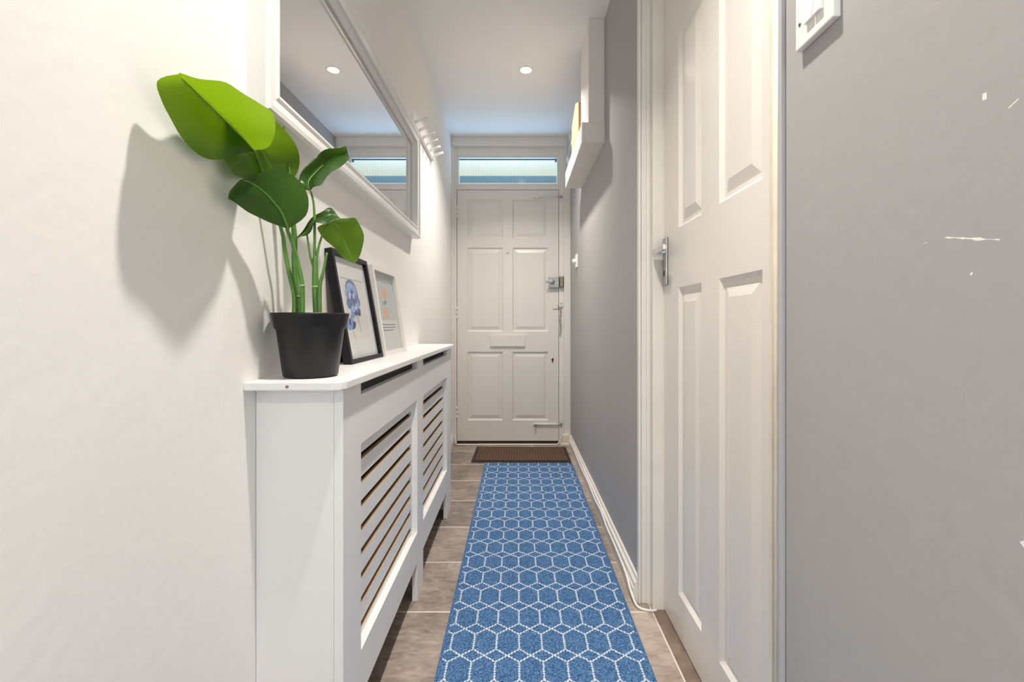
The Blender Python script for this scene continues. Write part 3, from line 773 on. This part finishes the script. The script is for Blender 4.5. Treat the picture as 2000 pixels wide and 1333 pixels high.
# ---------------------------------------------------------------- picture frames
def frame_box(parent, w, h, bw, dep, mat, recess):
    b = MB()
    pr = [(0.0, dep), (0.0, 0.0), (bw, 0.0), (bw, recess+0.003)]
    rr = []
    for ins, y in pr:
        rr.append([b.bm.verts.new((x, y, z)) for x, z in ((ins, ins), (w-ins, ins), (w-ins, h-ins), (ins, h-ins))])
    for r0, r1 in zip(rr, rr[1:]):
        for i in range(4): b.bm.faces.new([r0[i], r0[(i+1) % 4], r1[(i+1) % 4], r1[i]])
    bmesh.ops.recalc_face_normals(b.bm, faces=b.bm.faces)
    b.build('frame', mat, parent)
    b = MB(); b.box((bw*0.3, recess+0.003, bw*0.3), (w-bw*0.3, dep-0.001, h-bw*0.3)); b.build('backing', M['brown_card'], parent)
    b = MB(); b.box((bw*0.6, recess, bw*0.6), (w-bw*0.6, recess+0.0028, h-bw*0.6)); pa = b.build('print', M['paper'], parent)
    b = MB(); b.box((bw*0.8, recess-0.005, bw*0.8), (w-bw*0.8, recess-0.0035, h-bw*0.8)); b.build('glass', M['clear'], parent)
    return pa
def petal(b, c, ang, ln, wd, y, mi):
    """flat petal lying on the print"""
    b.mi = mi; vs = []
    for i in range(20):
        t = 2*PI*i/20
        u = ln*0.5*(1+math.cos(t)); v = wd*0.5*math.sin(t)*(0.65+0.5*(0.5+0.5*math.cos(t)))
        vs.append(b.bm.verts.new((c[0]+u*math.cos(ang)-v*math.sin(ang), y, c[1]+u*math.sin(ang)+v*math.cos(ang))))
    f = b.bm.faces.new(vs); f.material_index = mi
BL = [pbr('watercolour_blue_%s' % n, c, 0.8) for n, c in (('deep', (0.03, 0.06, 0.22)), ('mid', (0.08, 0.16, 0.42)), ('light', (0.25, 0.38, 0.68)), ('pale', (0.50, 0.60, 0.82)))]
TILT = math.radians(10.0)
ZT = 0.8422
fw_, fh_ = 0.285, 0.318
pf = thing('picture_frame', (-0.441, 1.212, ZT), 'black box frame with blue flower print, leaning beside the plant pot', 'picture frame', (-TILT, 0, PI/2))
pa = frame_box(pf, fw_, fh_, 0.013, 0.022, M['black_frame'], 0.012)
b = MB(); b.prism([(0.055, 0.070), (0.232, 0.070), (0.232, 0.245), (0.055, 0.245)], 0.0115, 0.0118, 'y')
b.build('mount_window', M['paper_cream'], pa)
b = MB(); b.box((0.055, 0.0112, 0.2445), (0.232, 0.0117, 0.2462)); b.build('mount_edge', M['ink_grey'], pa)
b = MB(); rnd = random.Random(3); yy = 0.0112
cx, cz = 0.128, 0.190
petal(b, (cx, cz-0.050), PI/2, 0.104, 0.105, 0.0113, 1); petal(b, (cx-0.004, cz-0.030), PI/2, 0.076, 0.080, 0.01125, 2)
for ring_, n_, ln, wd in ((0, 9, 0.056, 0.036), (1, 8, 0.044, 0.030), (2, 7, 0.033, 0.024), (3, 5, 0.022, 0.016)):
    for i in range(n_):
        a = 2*PI*i/n_ + ring_*0.4 + rnd.uniform(-.2, .2); yy -= 0.000012
        petal(b, (cx, cz-0.006), a, ln*rnd.uniform(.85, 1.1), wd, yy, rnd.choice([0, 1, 1, 2, 2, 3]))
b.mi = 1; b.build('peony_print', BL, pa)
b = MB(); yy = 0.0112
for i in range(9):
    a = PI/2 + rnd.uniform(-1.3, 1.3); yy -= 0.000012
    petal(b, (0.080, 0.098), a, 0.042*rnd.uniform(.7, 1.05), 0.020, yy, rnd.choice([0, 1, 1, 2, 3]))
b.build('bud_print', BL, pa)
b = MB()
b.prism([(0.136, 0.150), (0.1375, 0.150), (0.152, 0.085), (0.1505, 0.085)], 0.0110, 0.0113, 'y')
b.build('stalk_print', M['ink_grey'], pa)
b = MB()
b.prism([(0.081, 0.098), (0.0825, 0.098), (0.090, 0.072), (0.0885, 0.072)], 0.0110, 0.0113, 'y')
b.build('stalk_print', M['ink_grey'], pa)
# folding easel strut at the back
b = MB(); b.prism([(0.022, 0.17), (0.0235, 0.17), (0.0700, 0.004+0.010), (0.058, 0.010)], 0.055, 0.115, 'x')
b.build('easel_strut', M['brown_card'], pf)

wf = thing('picture_frame', (-0.436, 1.507, ZT), 'white box frame with orange and blue abstract print beyond the black frame', 'picture frame', (-math.radians(8.6), 0, PI/2))
w2_, h2_ = 0.287, 0.310
pa = frame_box(wf, w2_, h2_, 0.016, 0.024, M['white_frame'], 0.014)
ART = [pbr('print_' + n, c, 0.8) for n, c in (('blue_grey', (0.55, 0.61, 0.63)), ('orange', (0.83, 0.46, 0.25)), ('sand', (0.72, 0.62, 0.42)), ('pale', (0.74, 0.74, 0.76)))]
b = MB(); b.box((0.020, 0.0135, 0.262), (w2_-0.020, 0.0139, 0.292)); b.build('header_print', M['ink_grey'] if False else pbr('print_grey', (0.33, 0.35, 0.37), 0.8), pa)
b = MB(); b.box((0.030, 0.0135, 0.125), (w2_-0.042, 0.0139, 0.258)); b.build('panel_print', ART[0], pa)
b = MB(); b.box((0.030, 0.0135, 0.026), (w2_-0.050, 0.0139, 0.078)); b.build('footer_print', ART[3], pa)
b = MB()
for cx, cz, rx, rz, mi in ((0.140, 0.222, 0.036, 0.020, 1), (0.120, 0.214, 0.022, 0.018, 2), (0.128, 0.150, 0.034, 0.020, 1), (0.106, 0.143, 0.020, 0.014, 2)):
    vs = [b.bm.verts.new((cx+rx*math.cos(2*PI*i/24)*(1+0.08*math.sin(3*i)), 0.0132 - 0.0001*mi if mi == 1 else 0.0132, cz+rz*math.sin(2*PI*i/24))) for i in range(24)]
    f = b.bm.faces.new(vs); f.material_index = 0 if mi == 1 else 1
b.build('shapes_print', [ART[1], ART[2]], pa)
b = MB()
b.tube(smooth_path([(0.100, 0.0132, 0.178), (0.112, 0.0132, 0.190), (0.122, 0.0132, 0.180), (0.134, 0.0132, 0.196), (0.142, 0.0132, 0.184)]), 0.0012, 5)
b.prism([(0.128, 0.182), (0.146, 0.184), (0.142, 0.199), (0.133, 0.198)], 0.0128, 0.0132, 'y')
b.build('squiggle_print', M['ink_grey'], pa)
b = MB(); rnd = random.Random(11)
for z, x0, x1 in ((0.108, 0.046, 0.220), (0.098, 0.046, 0.226), (0.088, 0.060, 0.190)):
    x = x0
    while x < x1:
        w_ = rnd.uniform(0.004, 0.014)
        b.box((x, 0.0134, z-0.0018), (min(x+w_, x1), 0.0139, z+0.0018)); x += w_+0.0022
b.build('text_lines', M['ink_grey'], pa)
b = MB(); b.prism([(0.024, 0.17), (0.0255, 0.17), (0.064, 0.014), (0.054, 0.009)], 0.055, 0.115, 'x'); b.build('easel_strut', M['brown_card'], wf)

# ---------------------------------------------------------------- potted plant
PX, PY = -0.4335, 0.955
pl = thing('potted_plant', (PX, PY, ZT), 'tall broad-leaved green plant in a black plastic pot on the radiator cover', 'plant')
O = Vector((PX, PY, ZT))
b = MB()
b.lathe([(0, 0.0), (0.050, 0.0), (0.0535, 0.004), (0.0655, 0.098), (0.0690, 0.101), (0.0705, 0.106), (0.0755, 0.128), (0.0760, 0.132), (0.0735, 0.132), (0.0700, 0.112), (0.062, 0.108)], (0, 0, 0), 64)
pot = b.build('pot', M['black_plastic'], pl)
b = MB(); b.lathe([(0, 0.111), (0.04, 0.112), (0.066, 0.109)], (0, 0, 0), 32); b.build('soil', M['soil'], pot)

def z1(x, y, d): return at(280 + x/2.02, 100 + y/2.02, d)
def z6(x, y, d): return at(540 + x/5.794, 400 + y/5.794, d)
def leaf(rows, mat, cup=0.006, sub=4, nc=8, fold=0.0, ribr=0.0022):
    """rows from base to tip: (mid, left, right) points"""
    mids = smooth_path([r[0] for r in rows], sub); ls = smooth_path([r[1] for r in rows], sub); rs = smooth_path([r[2] for r in rows], sub)
    bm = bmesh.new(); uvl = bm.loops.layers.uv.new('leaf'); grid = []; n = len(mids)
    for i, (m_, l_, r_) in enumerate(zip(mids, ls, rs)):
        row = []; t = i/(n-1)
        tan = (mids[min(i+1, n-1)] - mids[max(i-1, 0)]).normalized()
        nrm = (r_-l_).cross(tan)
        nrm = nrm.normalized() if nrm.length > 1e-9 else Vector((0, 0, 0))
        for j in range(2*nc+1):
            s = (j-nc)/nc; e = l_ if s < 0 else r_
            p = m_.lerp(e, abs(s))
            wv = math.sin(PI*abs(s))*cup*math.sin(PI*min(1, t*1.1)) + 0.0034*abs(s)**2*math.sin(t*17 + (2 if s < 0 else 0))
            p = p + nrm*wv
            if p.x < XL+0.004: p.x = XL+0.004
            row.append((bm.verts.new(p - O), t, j/(2*nc)))
        grid.append(row)
    for a_, b_ in zip(grid, grid[1:]):
        for j in range(2*nc):
            q = [a_[j], a_[j+1], b_[j+1], b_[j]]
            f = bm.faces.new([v[0] for v in q]); f.smooth = True
            for lp, v in zip(f.loops, q): lp[uvl].uv = (v[1], v[2])
    bmesh.ops.remove_doubles(bm, verts=bm.verts, dist=0.0002)
    me = bpy.data.meshes.new('leaf'); bm.to_mesh(me); bm.free(); me.materials.append(mat)
    o = bpy.data.objects.new('leaf', me); COL.objects.link(o); o.parent = pl
    b = MB(); m2 = mids[:int(n*0.93)]
    b.tube([p - O for p in m2], [ribr*(1-0.75*i/len(m2)) for i in range(len(m2))], 6)
    b.build('midrib', M['rib'], o)
    return o
def rows1(data, f): return [(f(*a), f(*b_), f(*c)) for a, b_, c in data]

# the big pale leaf stretching towards the viewer
leaf(rows1([((434,390,.84),(434,390,.84),(434,390,.84)), ((395,345,.80),(372,412,.79),(497,368,.79)), ((345,295,.775),(290,428,.755),(523,305,.75)),
      ((300,252,.745),(215,402,.71),(508,240,.71)), ((258,210,.715),(150,342,.675),(455,200,.68)), ((215,168,.69),(100,252,.65),(385,168,.65)),
      ((180,133,.66),(66,178,.63),(305,116,.62)), ((155,110,.64),(58,128,.615),(200,97,.605)), ((135,92,.61),(135,92,.61),(135,92,.61))], z1), M['leaf'], 0.005)
# the one behind it, up against the wall
leaf(rows1([((530,505,.94),(530,505,.94),(530,505,.94)), ((505,460,.92),(420,505,.855),(590,500,.965)), ((475,410,.90),(350,480,.79),(622,445,.97)),
      ((440,350,.865),(322,430,.775),(600,375,.94)), ((405,290,.83),(310,360,.765),(540,292,.87)), ((370,240,.80),(305,290,.76),(465,235,.82)), ((335,205,.775),(295,235,.755),(395,192,.785)), ((300,190,.75),(300,190,.75),(300,190,.75))], z1), M['leaf'], 0.004)
# the middle front leaf
leaf(rows1([((572,700,.90),(572,700,.90),(572,700,.90)), ((548,640,.88),(490,676,.865),(640,648,.89)), ((518,600,.86),(425,640,.83),(653,585,.87)),
      ((487,565,.84),(375,608,.80),(622,520,.85)), ((457,540,.82),(345,590,.78),(570,478,.83)), ((428,522,.80),(329,578,.765),(505,464,.81)), ((402,511,.785),(345,555,.765),(432,490,.795)), ((378,511,.775),(378,511,.775),(378,511,.775))], z1), M['leaf_dark'], -0.006)
# half rolled leaf
leaf(rows1([((660,553,.96),(660,553,.96),(660,553,.96)), ((652,515,.99),(610,527,.965),(692,530,.955)), ((684,474,1.02),(640,458,.98),(720,505,.975)),
      ((724,438,1.05),(688,408,1.01),(758,466,1.00)), ((766,410,1.08),(745,384,1.04),(798,444,1.03)), ((806,396,1.10),(800,374,1.07),(814,422,1.07))], z1), M['leaf_dark'], 0.010, ribr=0.0012)
# small folded leaf
leaf(rows1([((220,390,.955),(220,390,.955),(220,390,.955)), ((312,325,.965),(300,283,.96),(335,355,.95)), ((410,215,.975),(408,172,.975),(402,250,.95)),
      ((490,155,.985),(500,90,.985),(455,215,.95)), ((585,120,.99),(580,48,1.0),(565,203,.955)), ((660,118,1.0),(665,72,1.01),(650,187,.97)), ((722,156,1.0),(722,156,1.0),(722,156,1.0))], z6), M['leaf_dark'], 0.006, ribr=0.0014)
# leaf hanging in front of the black frame
leaf(rows1([((600,205,1.00),(600,205,1.00),(600,205,1.00)), ((668,222,1.02),(455,245,.985),(770,158,1.03)), ((712,295,1.035),(525,365,1.0),(885,150,1.05)),
      ((755,390,1.045),(610,455,1.02),(962,255,1.07)), ((798,490,1.055),(700,535,1.035),(982,385,1.08)), ((835,580,1.06),(785,628,1.05),(958,560,1.08)), ((880,668,1.065),(880,668,1.065),(880,668,1.065))], z6), M['leaf'], -0.006, ribr=0.0016)

def stem(pts, r0, r1, mat=M['stem'], name='stem', joint=None):
    p = smooth_path(pts, 6); b = MB()
    b.tube([q - O for q in p], [r0 + (r1-r0)*i/(len(p)-1) for i in range(len(p))], 10)
    o = b.build(name, mat, pl)
    if joint:
        q, r = joint
        b = MB(); b.tube([q - O + Vector((0, 0, -0.0014)), q - O + Vector((0, 0, 0.0014))], r, 12); b.build('joint_ring', M['stem_light'], o)
    return o
stem([z6(200,1300,.950), z6(205,1040,.950), z6(150,800,.945), z6(95,520,.94), z6(50,260,.925), z1(470,475,.885), z1(434,390,.84)], 0.0055, 0.0028)
stem([z6(225,1300,.962), z6(225,1040,.962), z6(205,700,.960), z6(190,230,.955), z1(545,540,.945), z1(530,505,.94)], 0.0075, 0.0035, joint=(z6(225,1040,.962), 0.0080))
stem([z6(192,230,.955), z1(590,560,.95), z1(578,490,.948), z1(562,360,.945), z1(548,268,.94)], 0.0040, 0.0009, M['stem'], 'rolled_shoot')
stem([z6(292,1300,.945), z6(290,920,.945), z6(245,680,.94), z6(180,440,.925), z6(120,280,.905), z1(572,700,.90)], 0.0052, 0.0030, joint=(z6(292,918,.945), 0.0055))
stem([z6(462,1300,.955), z6(440,930,.955), z6(438,640,.957), z6(430,590,.957)], 0.0078, 0.0042, joint=(z6(445,932,.955), 0.0080))
stem([z6(432,610,.957), z6(432,300,.957), z6(428,80,.958), z1(670,590,.96), z1(660,553,.96)], 0.0030, 0.0020)
stem([z6(418,700,.957), z6(382,580,.957), z6(345,340,.957)], 0.0028, 0.0018)
stem([z6(446,650,.957), z6(490,430,.965), z6(560,250,.985), z6(600,205,1.0)], 0.0028, 0.0015)
stem([z6(490,1300,.945), z6(490,935,.945), z6(525,780,.945), z6(570,545,.945)], 0.0050, 0.0022)

print('objects', len(S.objects))
